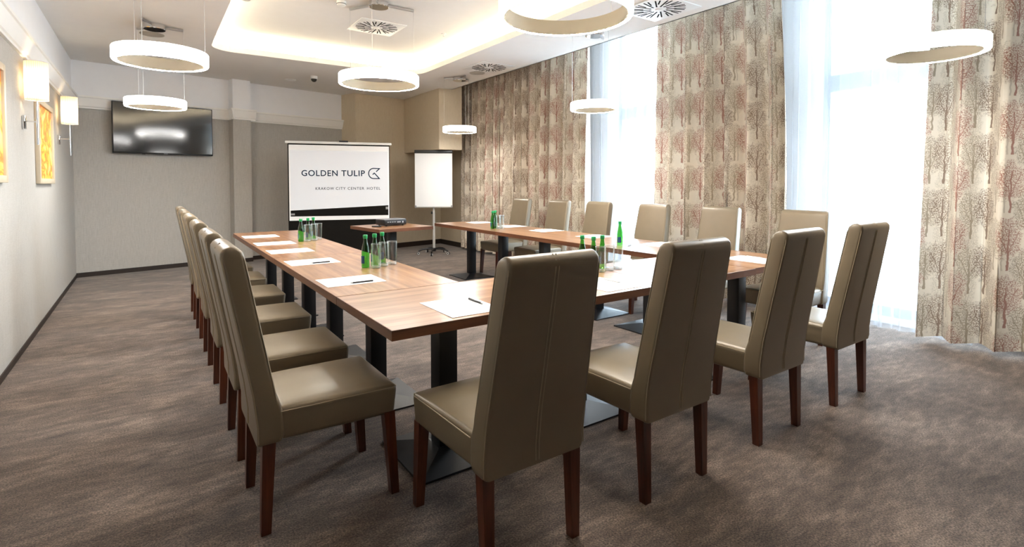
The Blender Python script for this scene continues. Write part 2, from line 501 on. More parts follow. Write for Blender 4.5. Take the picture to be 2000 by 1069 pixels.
# cornice mouldings
PROF = [(0.0, 2.37), (0.022, 2.37), (0.022, 2.392), (0.034, 2.40), (0.062, 2.515), (0.075, 2.52), (0.075, 2.545), (0.0, 2.545)]
def trim(name, a, b, prof=PROF): return struct(MB().sweep(prof, a, b).build(name, 'trim_paint', None), 'cream moulded cornice strip')
trim('trim_1', LB, LA, [(-o, z) for o, z in PROF])
PB = [(o, z + 0.012) for o, z in PROF]
trim('trim_2', bk(0.0, 0), bk(cs0, 0), PB)
trim('trim_3', bk(cs1, 0), bk(SB - 0.0, 0), PB)
trim('trim_5', bk(cs0, cd + 0.075), bk(cs0, 0.0), [(-o * 0.6, z) for o, z in PB])
trim('trim_4', bk(cs0 - 0.02, cd), bk(cs1 + 0.07, cd), PB)
# baseboards
def baseb(name, a, b, h=0.065, t=0.012): return struct(MB().sweep([(0, 0), (t, 0), (t, h), (0, h)], a, b).build(name, 'dark_base'), 'dark brown baseboard')
baseb('baseboard_left', LA, LB, 0.05, 0.008)
baseb('baseboard_back', bk(0, 0), bk(cs0, 0))
baseb('baseboard_back', bk(cs1, 0), bk(SB, 0))
baseb('baseboard_pilaster', bk(cs0, cd), bk(cs1, cd))

# tan wall block in the far corner, with the boxed bulkhead above the recess
B0, B1, B2 = (2.469, 8.0), (4.47, 8.40), (2.325, 8.40)
struct(MB().prism([B2, B0, B1, (4.47, 9.2), (2.2, 9.2)], 0, ZP).build('wall_corner', 'wall_tan'), 'tan papered wall block beside the projection screen')
baseb('baseboard_corner', B0, B1, 0.10)
struct(MB().box(4.47, XW + 0.12, 7.22, 9.2, 0, ZP).build('wall_niche', 'wall_tan'), 'tan papered side wall of the far corner niche')
baseb('baseboard_niche', (4.47, 8.40), (4.47, 7.22), 0.10)
struct(MB().box(3.55, 4.02, 6.63, 8.45, 1.945, ZP).build('wall_bulkhead', 'wall_tan'), 'tan papered boxed-in bulkhead above the flip chart')
# unseen wall behind the camera; its dark panelling is added to cut bounced light
struct(MB().box(-1.95, XW + 0.12, YN - 0.2, YN, 0, ZP).build('wall_front', 'bounce_cutting_panel'), 'unseen wall behind the viewpoint, dark panelling added to cut bounced light')

# lower ceiling with rounded tray opening
TX0, TX1, TY0, TY1, TR = -0.118, 2.775, -1.2, 5.82, 0.28
def tray(off, r):
    x0, x1, y0, y1 = TX0 - off, TX1 + off, TY0 - off, TY1 + off
    pts = []
    for cx, cy, a0 in ((x1 - r, y1 - r, 0), (x0 + r, y1 - r, 90), (x0 + r, y0 + r, 180), (x1 - r, y0 + r, 270)):
        for k in range(9):
            a = math.radians(a0 + 90 * k / 8); pts.append((cx + r * math.cos(a), cy + r * math.sin(a)))
    return pts
def outer_of(p):
    cx, cy = (TX0 + TX1) / 2, (TY0 + TY1) / 2
    x0, x1, y0, y1 = -1.95, 3.81, YN - 0.1, 9.2
    dx, dy = p[0] - cx, p[1] - cy
    # corner runs go to the rectangle corner
    return (x1 if dx > 0 else x0, y1 if dy > 0 else y0)
inn = tray(0, TR); nI = len(inn)
mb = MB()
vs = [(x, y, ZC) for x, y in inn]
cor = [(3.81, 9.2, ZC), (-1.95, 9.2, ZC), (-1.95, YN - 0.1, ZC), (3.81, YN - 0.1, ZC)]
fs = []
for q in range(4):
    base = q * 9; c = nI + q
    for k in range(8): fs.append((base + k, base + k + 1, c))
    fs.append((base + 8, (base + 9) % nI, nI + (q + 1) % 4, c))
mb.add(vs + cor, fs)
# lip, ledge, tray side and tray top
lip = [(x, y, ZC) for x, y in inn] + [(x, y, ZC + 0.075) for x, y in inn]
led = tray(0.22, TR + 0.1)
lv = lip + [(x, y, ZC + 0.075) for x, y in led] + [(x, y, ZU) for x, y in led]
lf = []
for ring in range(3):
    for k in range(nI):
        a = ring * nI + k; b = ring * nI + (k + 1) % nI
        lf.append((a, b, b + nI, a + nI))
mb.add(lv, lf)
mb.add([(x, y, ZU) for x, y in led], [tuple(range(nI))])
# edge of the bulkhead towards the window pocket, pocket ceiling
mb.box(3.79, 3.81, YN, 9.2, ZC, ZP)
mb.box(3.79, XW + 0.12, YN - 0.2, 9.2, ZP, ZP + 0.08)
struct(mb.build('ceiling', 'ceiling_paint'), 'white plaster ceiling with a lit recessed tray')
st = [(x, y, ZC + 0.088) for x, y in tray(0.10, TR + 0.05)]
tag(MB().tube(st, 0.012, 6, True).build('cove_light_strip', 'cove'), 'warm light strip hidden on the ledge of the ceiling tray', 'light strip')

# window wall: piers, head and sills round the two openings
W1 = (2.26, 3.58); W2 = (-0.62, 0.70)
ZW0, ZW1 = 0.06, 3.62
mb = MB()
t = XW + 0.12
mb.box(XW, t, YN, W2[0], 0, ZP); mb.box(XW, t, W2[1], W1[0], 0, ZP); mb.box(XW, t, W1[1], 7.3, 0, ZP)
for w in (W1, W2):
    mb.box(XW, t, w[0], w[1], 0, ZW0); mb.box(XW, t, w[0], w[1], ZW1, ZP)
struct(mb.build('wall_right', 'white_paint'), 'white window wall behind the curtains')
def window(name, w, label):
    y0, y1 = w; x0, x1 = XW + 0.03, XW + 0.09
    f = MB()
    f.box(x0, x1, y0, y0 + 0.07, ZW0, ZW1).box(x0, x1, y1 - 0.07, y1, ZW0, ZW1)
    f.box(x0, x1, y0 + 0.07, y1 - 0.07, ZW1 - 0.07, ZW1).box(x0, x1, y0 + 0.07, y1 - 0.07, ZW0, ZW0 + 0.10)
    o = struct(f.build(name, 'win_frame'), label)
    MB().box(x0 - 0.01, x1, y0 + 0.07, y1 - 0.07, 2.26, 2.43).build('transom', 'win_frame', o)
    for (a, b) in ((ZW0 + 0.10, 2.26), (2.43, ZW1 - 0.07)):
        MB().box(x0 + 0.025, x0 + 0.033, y0 + 0.07, y1 - 0.07, a, b).build('pane', 'pane', o)
    return o
window('window_1', W1, 'tall window behind the curtain gap farther from the viewer')
window('window_2', W2, 'tall window with transom behind the nearer sheer curtain')

# ------------------------------------------------------------------ outside
struct(MB().box(XW + 0.12, 16, -9, 14, -0.2, -0.06).build('floor_terrace', 'terrace'), 'pale terrace paving outside the windows')

# ================================================================== CURTAINS
def drape(y0, y1, x_of, z0, z1, nf, amp, seed, flat, pinch=0.5, edge=None, nv=14):
    """hanging cloth from y0 down to y1 with nf irregular folds; flat = cloth width per metre of run"""
    rnd = random.Random(seed)
    ws = [rnd.uniform(0.6, 1.4) for _ in range(nf)]; tot = sum(ws)
    cuts = [0]
    for w in ws: cuts.append(cuts[-1] + w / tot)
    amps = [amp * rnd.uniform(0.55, 1.2) for _ in range(nf)]
    ph = [rnd.uniform(-0.2, 0.2) for _ in range(nf + 1)]
    per = 14; nu = nf * per
    vs, us = [], []
    run = abs(y1 - y0)
    for j in range(nv + 1):
        q = j / nv; z = z1 + (z0 - z1) * q
        al = 0
        for i in range(nu + 1):
            k = min(i // per, nf - 1); tloc = (i - k * per) / per
            s = cuts[k] + (cuts[k + 1] - cuts[k]) * tloc
            a = amps[k] * (pinch + (1 - pinch) * min(1, q * 1.6 + 0.05 * rnd.random() * 0))
            off = a * (math.cos(2 * PI * tloc) - 0.15 * math.cos(6 * PI * tloc)) * 0.5
            side = 0.020 * math.sin(4 * PI * tloc + ph[k]) * (0.4 + q)
            y = y0 + (y1 - y0) * s + side * (1 if 0 < i < nu else 0)
            if edge: y += edge(s, q)
            vs.append((x_of(y) - off, y, z)); 
    me = bpy.data.meshes.new('drape')
    fs = [(j * (nu + 1) + i, j * (nu + 1) + i + 1, (j + 1) * (nu + 1) + i + 1, (j + 1) * (nu + 1) + i) for j in range(nv) for i in range(nu)]
    me.from_pydata(vs, [], fs)
    uvl = me.uv_layers.new(name='UVMap')
    # cloth coordinates: arc length of the lowest row across, height up
    arc = [0.0]; row = nv * (nu + 1)
    for i in range(nu): arc.append(arc[-1] + (Vector(vs[row + i + 1]) - Vector(vs[row + i])).length)
    for p in me.polygons:
        for li in p.loop_indices:
            vi = me.loops[li].vertex_index; i = vi % (nu + 1)
            uvl.data[li].uv = (arc[i] + seed * 0.37, vs[vi][2] + seed * 0.13)
    for p in me.polygons: p.use_smooth = True
    return me
cx = lambda y: 4.36 + (4.60 - 4.36) * (7.2 - y) / 8.2
sx_ = lambda y: 4.74
c1 = tag(obj('patterned_curtain', drape(7.16, 3.62, cx, 0.05, ZP - 0.03, 15, 0.25, 3, 1.5), 'curtain'), 'wide tree-print curtain beside the flip chart, farthest of the three', 'curtain', 'tree-print curtains')
c2 = tag(obj('patterned_curtain', drape(2.42, 0.84, cx, 0.05, ZP - 0.03, 7, 0.25, 5, 1.5, edge=lambda s, q: 0.10 * (1 - q) * s - 0.06 * s * math.sin(PI * q)), 'curtain'), 'tree-print curtain between the two sheer-covered windows', 'curtain', 'tree-print curtains')
c3 = tag(obj('patterned_curtain', drape(-0.30, -1.75, cx, 0.045, ZP - 0.03, 7, 0.23, 12, 1.5, edge=lambda s, q: -0.06 * (1 - q) * (1 - s)), 'curtain'), 'tree-print curtain at the right edge, nearest of the three', 'curtain', 'tree-print curtains')
tag(obj('sheer_curtain', drape(4.15, 2.30, sx_, 0.01, ZP - 0.03, 12, 0.07, 21, 1.5), 'sheer'), 'white voile between the far and middle tree-print curtains', 'sheer curtain', 'white voile curtains')
tag(obj('sheer_curtain', drape(1.30, -0.60, sx_, 0.01, ZP - 0.03, 12, 0.08, 33, 1.5), 'sheer'), 'white voile between the middle and nearest tree-print curtains', 'sheer curtain', 'white voile curtains')

# ================================================================== TABLES
ZT = 0.752; TT = 0.042
def pedestal_table(loc, rz, lx_, wy, cols, label, group='conference tables'):
    """cols: column positions along the table length, from its centre"""
    t = thing('conference_table', label, 'table', loc, rz, group)
    rbox('table_top', 'table_wood', t, -lx_ / 2 + 0.002, lx_ / 2 - 0.002, -wy / 2 + 0.002, wy / 2 - 0.002, ZT - TT, ZT, bev=0.001, seg=1)
    a, b = lx_ / 2, wy / 2; e = 0.0022; q = 0.0006
    lo = [(-a, -b), (a, -b), (a, b), (-a, b)]; li = [(-a + e, -b + e), (a - e, -b + e), (a - e, b - e), (-a + e, b - e)]
    vs = [(x, y, z) for ring in (lo, li) for z in (ZT - TT - q, ZT - q) for x, y in ring]
    fs = []
    for k in range(4):
        k2 = (k + 1) % 4
        fs += [(k, k2, 4 + k2, 4 + k), (8 + k2, 8 + k, 12 + k, 12 + k2), (4 + k, 4 + k2, 12 + k2, 12 + k), (k2, k, 8 + k, 8 + k2)]
    MB().add(vs, fs).build('edge_band', 'shaded_edge_wood', t)
    for c in cols:
        rbox('column', 'black_metal', t, c - 0.05, c + 0.05, -0.05, 0.05, 0.03, ZT - TT - 0.012, bev=0.006)
        MB().box(c - 0.16, c + 0.16, -0.16, 0.16, ZT - TT - 0.012, ZT - TT - 0.0005).build('top_plate', 'black_metal', t)
        h = 0.235; k = 0.06
        m = MB()
        m.hexa([(c - h, -h, 0), (c + h, -h, 0), (c + h, h, 0), (c - h, h, 0)], [(c - h, -h, .010), (c + h, -h, .010), (c + h, h, .010), (c - h, h, .010)])
        m.hexa([(c - h, -h, .010), (c + h, -h, .010), (c + h, h, .010), (c - h, h, .010)], [(c - k, -k, .045), (c + k, -k, .045), (c + k, k, .045), (c - k, k, .045)])
        m.build('base_plate', 'black_metal', t)
    return t
G = 0.003
def tab_x(x0, x1, y0, y1, cols, label): return pedestal_table(((x0 + x1) / 2, (y0 + y1) / 2, 0), 0, x1 - x0 - G, y1 - y0 - G, [c - (x0 + x1) / 2 for c in cols], label)
def tab_y(x0, x1, y0, y1, cols, label): return pedestal_table(((x0 + x1) / 2, (y0 + y1) / 2, 0), PI / 2, y1 - y0 - G, x1 - x0 - G, [c - (y0 + y1) / 2 for c in cols], label)
tab_x(0.0, 1.713, 0.0, 0.745, (0.42, 1.29), 'long walnut table at the near left corner of the U')
tab_x(1.713, 2.60, 0.015, 0.765, (2.16,), 'square walnut table in the near row between the two corners')
tab_y(0.0, 0.715, 0.748, 2.375, (1.16, 2.04), 'long walnut table in the left row, next to the near corner')
tab_y(0.0, 0.715, 2.375, 3.21, (2.83,), 'square walnut table in the middle of the left row')
tab_y(0.0, 0.715, 3.21, 4.83, (3.68, 4.57), 'long walnut table at the far end of the left row')
tab_y(2.603, 3.37, 0.03, 1.657, (0.40, 1.25), 'long walnut table at the near right corner of the U')
tab_y(2.603, 3.37, 1.657, 3.284, (1.95, 2.82), 'long walnut table in the middle of the right row')
tab_y(2.603, 3.37, 3.284, 4.911, (3.69, 4.51), 'long walnut table at the far end of the right row')
PT = pedestal_table((1.90, 4.78, 0), math.radians(8), 0.80, 0.80, (0.0,), 'walnut side table carrying the projector', 'projector table')
del PT['group']

# ================================================================== CHAIRS
def yr(z): return -0.283 if z < 0.42 else (-0.283 - 0.014 * (z - 0.42) / 0.12 if z < 0.54 else -0.297 - 0.103 * (z - 0.54) / 0.56)
def hw(z): return 0.222 if z < 0.5 else 0.222 - 0.028 * (z - 0.5) / 0.6
ZTOP = 1.10
def back_rows():
    rows = []
    zs = [0.345, 0.352, 0.37, 0.42, 0.48, 0.54, 0.66, 0.80, 0.94, 1.04, 1.062]
    for i, z in enumerate(zs):
        tk = 0.082 if z > 0.5 else 0.095
        w = hw(z)
        if i == 0: tk -= 0.02; w -= 0.012
        if i == 1: tk -= 0.006; w -= 0.004
        rows.append((yr(z), tk, w, z))
    r = 0.038
    for a in (25, 50, 70, 85):
        an = math.radians(a)
        rows.append((yr(1.062) - 0.007 * math.sin(an) + 0.041 * (1 - math.cos(an)), 0.082 * math.cos(an) + 0.002, hw(1.062) - 0.014 * (1 - math.cos(an)), 1.062 + r * math.sin(an)))
    return rows
def make_chair(label):
    t = thing('dining_chair', label, 'chair')
    # seat
    bm = bmesh.new(); bmesh.ops.create_cube(bm, size=1.0)
    for v in bm.verts:
        y = -0.225 if v.co.y < 0 else 0.262
        w = 0.215 if v.co.y < 0 else 0.236
        if v.co.z < 0: w -= 0.006; y = y if y < 0 else y - 0.012
        v.co = (w * (1 if v.co.x > 0 else -1), y, 0.348 if v.co.z < 0 else 0.474)
    bmesh.ops.bevel(bm, geom=list(bm.edges), offset=0.02, segments=3, profile=0.5, affect='EDGES')
    for k in range(-3, 4):
        bmesh.ops.bisect_plane(bm, geom=list(bm.verts) + list(bm.edges) + list(bm.faces), plane_co=(k * 0.055, 0, 0), plane_no=(1, 0, 0))
        bmesh.ops.bisect_plane(bm, geom=list(bm.verts) + list(bm.edges) + list(bm.faces), plane_co=(0, k * 0.06, 0), plane_no=(0, 1, 0))
    for v in bm.verts:
        if v.co.z > 0.465:
            v.co.z += 0.02 * max(0, 1 - (v.co.x / 0.225) ** 4) * max(0, 1 - (v.co.y / 0.26) ** 4)
    me = bpy.data.meshes.new('seat'); bm.to_mesh(me); bm.free(); smooth(me, 50)
    seat = obj('seat', me, 'leather', t)
    pp = [(-0.224, -0.2, 0.4665), (-0.2365, 0.235, 0.4665), (-0.226, 0.256, 0.4665), (0.226, 0.256, 0.4665), (0.2365, 0.235, 0.4665), (0.224, -0.2, 0.4665)]
    MB().tube(pp, 0.0022, 5).build('piping', 'thread', seat, 60)
    # backrest
    rows = back_rows(); m = MB(); nc = 24; vs = []; fs = []
    for (y_r, tk, w, z) in rows:
        cr = min(0.016, tk * 0.42, w * 0.4)
        loop = []
        for cxs, cys, a0 in ((w - cr, y_r + tk - cr, 0), (-w + cr, y_r + tk - cr, 90), (-w + cr, y_r + cr, 180), (w - cr, y_r + cr, 270)):
            for k in range(6):
                a = math.radians(a0 + 90 * k / 5); loop.append((cxs + cr * math.cos(a), cys + cr * math.sin(a), z))
        vs += loop
    for i in range(len(rows) - 1):
        for k in range(nc): fs.append((i * nc + k, i * nc + (k + 1) % nc, (i + 1) * nc + (k + 1) % nc, (i + 1) * nc + k))
    fs.append(tuple(range(nc - 1, -1, -1))); fs.append(tuple((len(rows) - 1) * nc + k for k in range(nc)))
    back = obj('backrest', m.add(vs, fs).mesh('backrest', 55), 'leather', t)
    zz = [0.36, 0.42, 0.48, 0.54, 0.66, 0.8, 0.94, 1.05]
    s = MB()
    for sx in (-0.007, 0.007): s.tube([(sx, yr(z) - 0.0006, z) for z in zz] + [(sx, yr(1.062) + 0.003, 1.08), (sx, yr(1.062) + 0.02, 1.0985)], 0.0021, 5)
    s.build('back_seam', 'thread', back, 60)
    for oy, nm in ((0.004, 'piping'), (0.078, 'piping')):
        pth = [(-hw(z) + 0.003, yr(z) + oy, z) for z in zz] + [(-hw(1.06) + 0.006, yr(1.06) + 0.008 + oy * 0.75, 1.082)]
        pth += [(-p[0], p[1], p[2]) for p in pth[::-1]]
        MB().tube(pth, 0.0022, 5).build(nm, 'thread', back, 60)
    # legs
    for sxn in (-1, 1):
        for (tx, ty, fx, fy) in ((0.206, 0.226, 0.212, 0.250), (0.193, -0.242, 0.190, -0.256)):
            a, b = 0.0235, 0.0175
            X, Y, x, y = sxn * tx, ty, sxn * fx, fy
            lm = MB().hexa([(x - b, y - b, 0), (x + b, y - b, 0), (x + b, y + b, 0), (x - b, y + b, 0)],
                           [(X - a, Y - a, 0.362), (X + a, Y - a, 0.362), (X + a, Y + a, 0.362), (X - a, Y + a, 0.362)]).mesh('leg')
            obj('leg', lm, 'leg_wood', t)
    return t
chair0 = make_chair('taupe leatherette chair at the left row, nearest the viewer')
chair0.location = (-0.176, 0.385, 0); chair0.rotation_euler = (0, 0, -PI / 2)
chair0['group'] = 'chairs round the conference tables'
GC = 'chairs round the conference tables'
ordn = ['', 'second', 'third', 'fourth', 'fifth', 'sixth and farthest']
for i, y in enumerate((1.035, 1.82, 2.624, 3.427, 4.185)):
    dup(chair0, (-0.176, y, 0), -PI / 2, 'taupe leatherette chair at the left row, %s from the viewer' % ordn[i + 1], GC)
for i, (x, a, lb) in enumerate(((0.335, 0, 'taupe leatherette chair at the near row, leftmost, its back towards the viewer'),
                          (1.10, 0, 'taupe leatherette chair at the near row, second from the left'),
                          (1.945, 0, 'taupe leatherette chair at the near row, third from the left'),
                          (2.766, 0, 'taupe leatherette chair at the near row, rightmost, close to the sheer curtain'))):
    dup(chair0, (x, -0.24 if i else -0.222, 0), a, lb, GC)
for i, y in enumerate((4.43, 3.56, 2.79, 1.925, 1.10, 0.30)):
    lb = ('farthest', 'second farthest', 'third farthest', 'third nearest', 'second nearest', 'nearest')[i]
    dup(chair0, (3.48, y, 0), PI / 2, 'taupe leatherette chair on the window side of the right row, %s' % lb, GC)

# ================================================================== TABLEWARE
def make_bottle():
    t = thing('water_bottle', '', 'bottle')
    prof = [(0.0, 0.004), (0.024, 0.0), (0.0275, 0.006), (0.0275, 0.095), (0.0265, 0.112), (0.022, 0.140), (0.0155, 0.170), (0.0125, 0.190), (0.0125, 0.205)]
    MB().lathe(prof, 20).build('glass_body', 'bottle', t, 60)
    MB().lathe([(0.0, 0.225), (0.0140, 0.225), (0.0155, 0.222), (0.0155, 0.207), (0.0143, 0.205), (0.0143, 0.199), (0.0, 0.199)], 18).build('cap', 'cap_green', t, 40)
    b = MB(); 
    vs = []; fs = []
    n = 10
    for k in range(n + 1):
        a = math.radians(-178 + 75 * k / n)
        for z in (0.03, 0.082): vs.append((0.0281 * math.cos(a), 0.0281 * math.sin(a), z))
    for k in range(n): fs.append((2 * k, 2 * k + 2, 2 * k + 3, 2 * k + 1))
    b.add(vs, fs).build('label_sticker', 'label_blue', t, 60)
    return t
def make_glass():
    t = thing('water_glass', '', 'glass')
    MB().lathe([(0.0, 0.0), (0.0295, 0.0), (0.031, 0.004), (0.0345, 0.165), (0.0328, 0.165), (0.0292, 0.022), (0.0, 0.019)], 22).build('tumbler', 'tumbler', t, 50)
    MB().tube([(0.0337 * math.cos(k * PI / 11), 0.0337 * math.sin(k * PI / 11), 0.165) for k in range(22)], 0.0011, 5, True).build('rim', 'glass_highlight', t, 60)
    MB().lathe([(0.0, 0.0035), (0.0280, 0.0035), (0.0288, 0.017), (0.0, 0.016)], 20).build('thick_base', 'glass_highlight', t, 50)
    return t
bot0, gl0 = make_bottle(), make_glass()
first = {'b': True, 'g': True}
def put(kind, x, y, label, group, rz=0.0):
    src = bot0 if kind == 'b' else gl0
    if first[kind]:
        first[kind] = False; src.location = (x, y, ZT); src.rotation_euler = (0, 0, rz); src['label'] = label; src['group'] = group
        return src
    return dup(src, (x, y, ZT), rz, label, group)
pos3 = ('left', 'middle', 'right')
def cluster(bs, gs, place):
    for i, (x, y) in enumerate(bs):
        w = pos3[i] + ' green glass bottle with green cap ' if len(bs) > 1 else 'single green glass bottle with green cap '
        put('b', x, y, w + place, 'green water bottles', random.uniform(-1, 1))
    for i, (x, y) in enumerate(gs):
        w = ('left', 'right')[i] if len(gs) == 2 else pos3[i]
        put('g', x, y, w + ' clear tumbler ' + place, 'clear water glasses')
cluster([(0.438, 1.575), (0.520, 1.62), (0.605, 1.70)], [(0.492, 1.512), (0.565, 1.565), (0.642, 1.600)], 'on the near half of the left row')
cluster([(0.448, 3.50), (0.535, 3.58), (0.610, 3.67)], [(0.505, 3.47), (0.587, 3.535), (0.645, 3.60)], 'on the far half of the left row')
cluster([(2.785, 3.63), (2.845, 3.68), (2.90, 3.74)], [(2.845, 3.585), (2.915, 3.62), (2.965, 3.69)], 'on the far end of the right row')
cluster([(1.645, 0.705), (1.650, 0.600), (1.765, 0.635)], [(1.642, 0.525), (1.732, 0.535), (1.820, 0.540)], 'on the near row where the two tables meet')
cluster([(2.80, 1.46)], [(2.835, 1.395), (2.895, 1.41)], 'on the near half of the right row')

def paper(x, y, rz, label, pen_dark=False, px=0.0):
    t = thing('note_paper', label, 'paper', (x, y, ZT), rz, 'note papers laid for the meeting')
    m = MB().box(-0.135, 0.135, -0.17, 0.17, 0.0003, 0.0022)
    m.build('sheet', 'paper', t)
    p = thing('ballpoint_pen', '', 'pen', (x, y, ZT + 0.0022), rz, 'pens on the note papers')
    p['label'] = ('dark pen on the ' if pen_dark else 'pale pen on the ') + label[6:]
    X = 0.10 + px; mat = 'black_plastic' if pen_dark else 'white_plastic'
    MB().cyl((X, -0.02, 0.0045), (X, 0.10, 0.0045), 0.0045, 0.0045, 8).build('barrel', mat, p, 50)
    MB().cyl((X, -0.036, 0.0045), (X, -0.02, 0.0045), 0.0012, 0.0045, 8).build('tip', 'steel', p, 50)
    MB().box(X - 0.0012, X + 0.0012, 0.055, 0.098, 0.0088, 0.0105).build('clip', 'steel', p)
paper(0.425, 0.205, 0.0, 'white note paper on the near left table corner', True, 0.0)
names = ['nearest', 'second nearest', 'middle', 'second farthest', 'farthest']
for i, y in enumerate((1.143, 2.046, 2.79, 3.47, 4.25)):
    paper(0.20, y, -PI / 2, 'white note paper on the left row, %s of five' % names[i], i < 2)
for i, y in enumerate((1.30, 2.192, 3.04, 3.795, 4.60)):
    paper(3.185, y, PI / 2, 'white note paper on the right row, %s of five' % names[i])
paper(1.36, 0.21, 0.0, 'white note paper before the second near-row chair')
paper(2.13, 0.22, 0.0, 'white note paper before the third near-row chair')
paper(2.97, 0.27, 0.0, 'white note paper on the near right table corner')

# ================================================================== PENDANT LAMPS
def ring_lamp(x, y, zc, R, h, ztop, label, group, a0=0.3):
    t = thing('ring_pendant_lamp', label, 'pendant lamp', (x, y, zc), 0, group)
    w = 0.04
    MB().lathe([(R - 0.006, -h / 2), (R, -h / 2 + 0.008), (R, h / 2 - 0.006), (R - 0.004, h / 2)], 72).build('diffuser', 'ring', t, 40)
    MB().lathe([(R - w * 0.75, -h / 2), (R - 0.006, -h / 2)], 72).build('lower_rim', 'ring_low', t, 40)
    MB().lathe([(R - w * 0.75, -h / 2 + 0.001), (R - w, -h / 2 + 0.004), (R - w, h / 2), (R - w * 0.5, h / 2 + 0.004), (R - 0.004, h / 2 + 0.001)], 72).build('inner_band', 'ring_inner', t, 40)
    zt = ztop - zc
    MB().lathe([(0.0, zt - 0.055), (0.10, zt - 0.055), (0.105, zt - 0.05), (0.105, zt), (0.0, zt)], 36).build('canopy', 'chrome', t, 40)
    for k in range(3):
        a = a0 + 2 * PI * k / 3; c, s = math.cos(a), math.sin(a)
        arm = MB()
        r0, r1 = 0.095, R - w / 2; hb = 0.011
        arm.hexa([(c * r0 + s * hb, s * r0 - c * hb, zt - 0.03), (c * r1 + s * hb, s * r1 - c * hb, zt - 0.03), (c * r1 - s * hb, s * r1 + c * hb, zt - 0.03), (c * r0 - s * hb, s * r0 + c * hb, zt - 0.03)],
                 [(c * r0 + s * hb, s * r0 - c * hb, zt - 0.008), (c * r1 + s * hb, s * r1 - c * hb, zt - 0.008), (c * r1 - s * hb, s * r1 + c * hb, zt - 0.008), (c * r0 - s * hb, s * r0 + c * hb, zt - 0.008)])
        arm.build('canopy_arm', 'steel', t)
        MB().cyl((c * r1, s * r1, h / 2), (c * r1, s * r1, zt - 0.03), 0.0014, None, 5).build('suspension_cable', 'steel', t)
    return t
GS = 'small ring pendant lamps'; GB = 'large ring pendant lamps'
ring_lamp(-0.705, 4.95, 2.195, 0.285, 0.085, ZC, 'small glowing ring lamp in front of the television', GS, 0.1)
ring_lamp(-0.69, 2.45, 2.205, 0.285, 0.085, ZC, 'small glowing ring lamp near the left wall, nearer the viewer', GS, 0.1)
ring_lamp(3.385, 5.57, 2.20, 0.27, 0.085, ZC, 'small glowing ring lamp beside the flip chart', GS, 0.4)
ring_lamp(3.39, 2.43, 2.20, 0.27, 0.085, ZC, 'small glowing ring lamp before the gap between far and middle curtains', GS, 0.4)
ring_lamp(3.397, -0.69, 2.20, 0.285, 0.085, ZC, 'small glowing ring lamp before the nearest curtain', GS, 0.4)
ring_lamp(1.30, 3.59, 2.45, 0.425, 0.10, ZU, 'large glowing ring lamp under the ceiling tray, above the projector table', GB, 0.0)
ring_lamp(1.45, 0.66, 2.45, 0.43, 0.10, ZU, 'large glowing ring lamp cut by the top edge, above the near tables', GB, 0.0)

# ================================================================== WALL SCONCES
def sconce(y, label):
    X = lx(y); cxs = -1.53
    t = thing('wall_sconce', label, 'wall lamp', (X, y, 1.83), 0, 'wall sconces on the left wall')
    dx = cxs - X
    rbox('wall_plate', 'chrome', t, 0.0005, 0.022, -0.032, 0.032, -0.055, 0.055, bev=0.004)
    MB().cyl((0.02, 0, 0.01), (dx, 0, 0.01), 0.006, None, 10).build('arm', 'chrome', t, 40)
    MB().cyl((dx, 0, -0.18), (dx, 0, 0.24), 0.0075, None, 12).build('stem', 'chrome', t, 40)
    MB().lathe([(0.077, 0.185), (0.077, 0.50)], 64, (dx, 0, 0)).build('shade', 'shade', t, 60)
    for z in (0.187, 0.498): MB().tube([(dx + 0.077 * math.cos(k * PI / 16), 0.077 * math.sin(k * PI / 16), z) for k in range(32)], 0.0025, 5, True).build('shade_rim', 'white_plastic', t, 60)
    MB().lathe([(0.0, 0.24), (0.012, 0.245), (0.012, 0.29), (0.022, 0.32), (0.026, 0.345), (0.02, 0.37), (0.0, 0.378)], 16, (dx, 0, 0)).build('bulb', 'bulb', t, 60)
    return t
M['bulb'] = emit('warm_bulb', (1.0, 0.80, 0.52), 42.0)
sconce(3.86, 'pleated cream sconce lamp on the left wall, nearer the viewer')
sconce(5.99, 'pleated cream sconce lamp on the left wall, nearer the television')

# ================================================================== PICTURES
def picture(y0, y1, z0, z1, label):
    X = lx((y0 + y1) / 2); yc = (y0 + y1) / 2; w = (y1 - y0) / 2; h = (z1 - z0) / 2
    t = thing('framed_picture', label, 'picture', (X, yc, (z0 + z1) / 2), math.atan2(LA[0] - LB[0], LB[1] - LA[1]), 'framed pictures on the left wall')
    b = 0.05
    for nm, a in (('frame_side', (0, 0.035, -w, -w + b, -h, h)), ('frame_side', (0, 0.035, w - b, w, -h, h)), ('frame_rail', (0, 0.035, -w + b, w - b, -h, -h + b)), ('frame_rail', (0, 0.035, -w + b, w - b, h - b, h))):
        rbox(nm, 'frame_wood', t, *a, bev=0.004)
    MB().box(0.004, 0.018, -w + b, w - b, -h + b, h - b).build('canvas', 'picture', t)
    return t
picture(4.43, 5.36, 1.325, 2.115, 'orange and yellow abstract picture in a pale frame between the sconces')
picture(2.12, 3.05, 1.335, 2.15, 'pale framed picture cut by the left edge of the view')

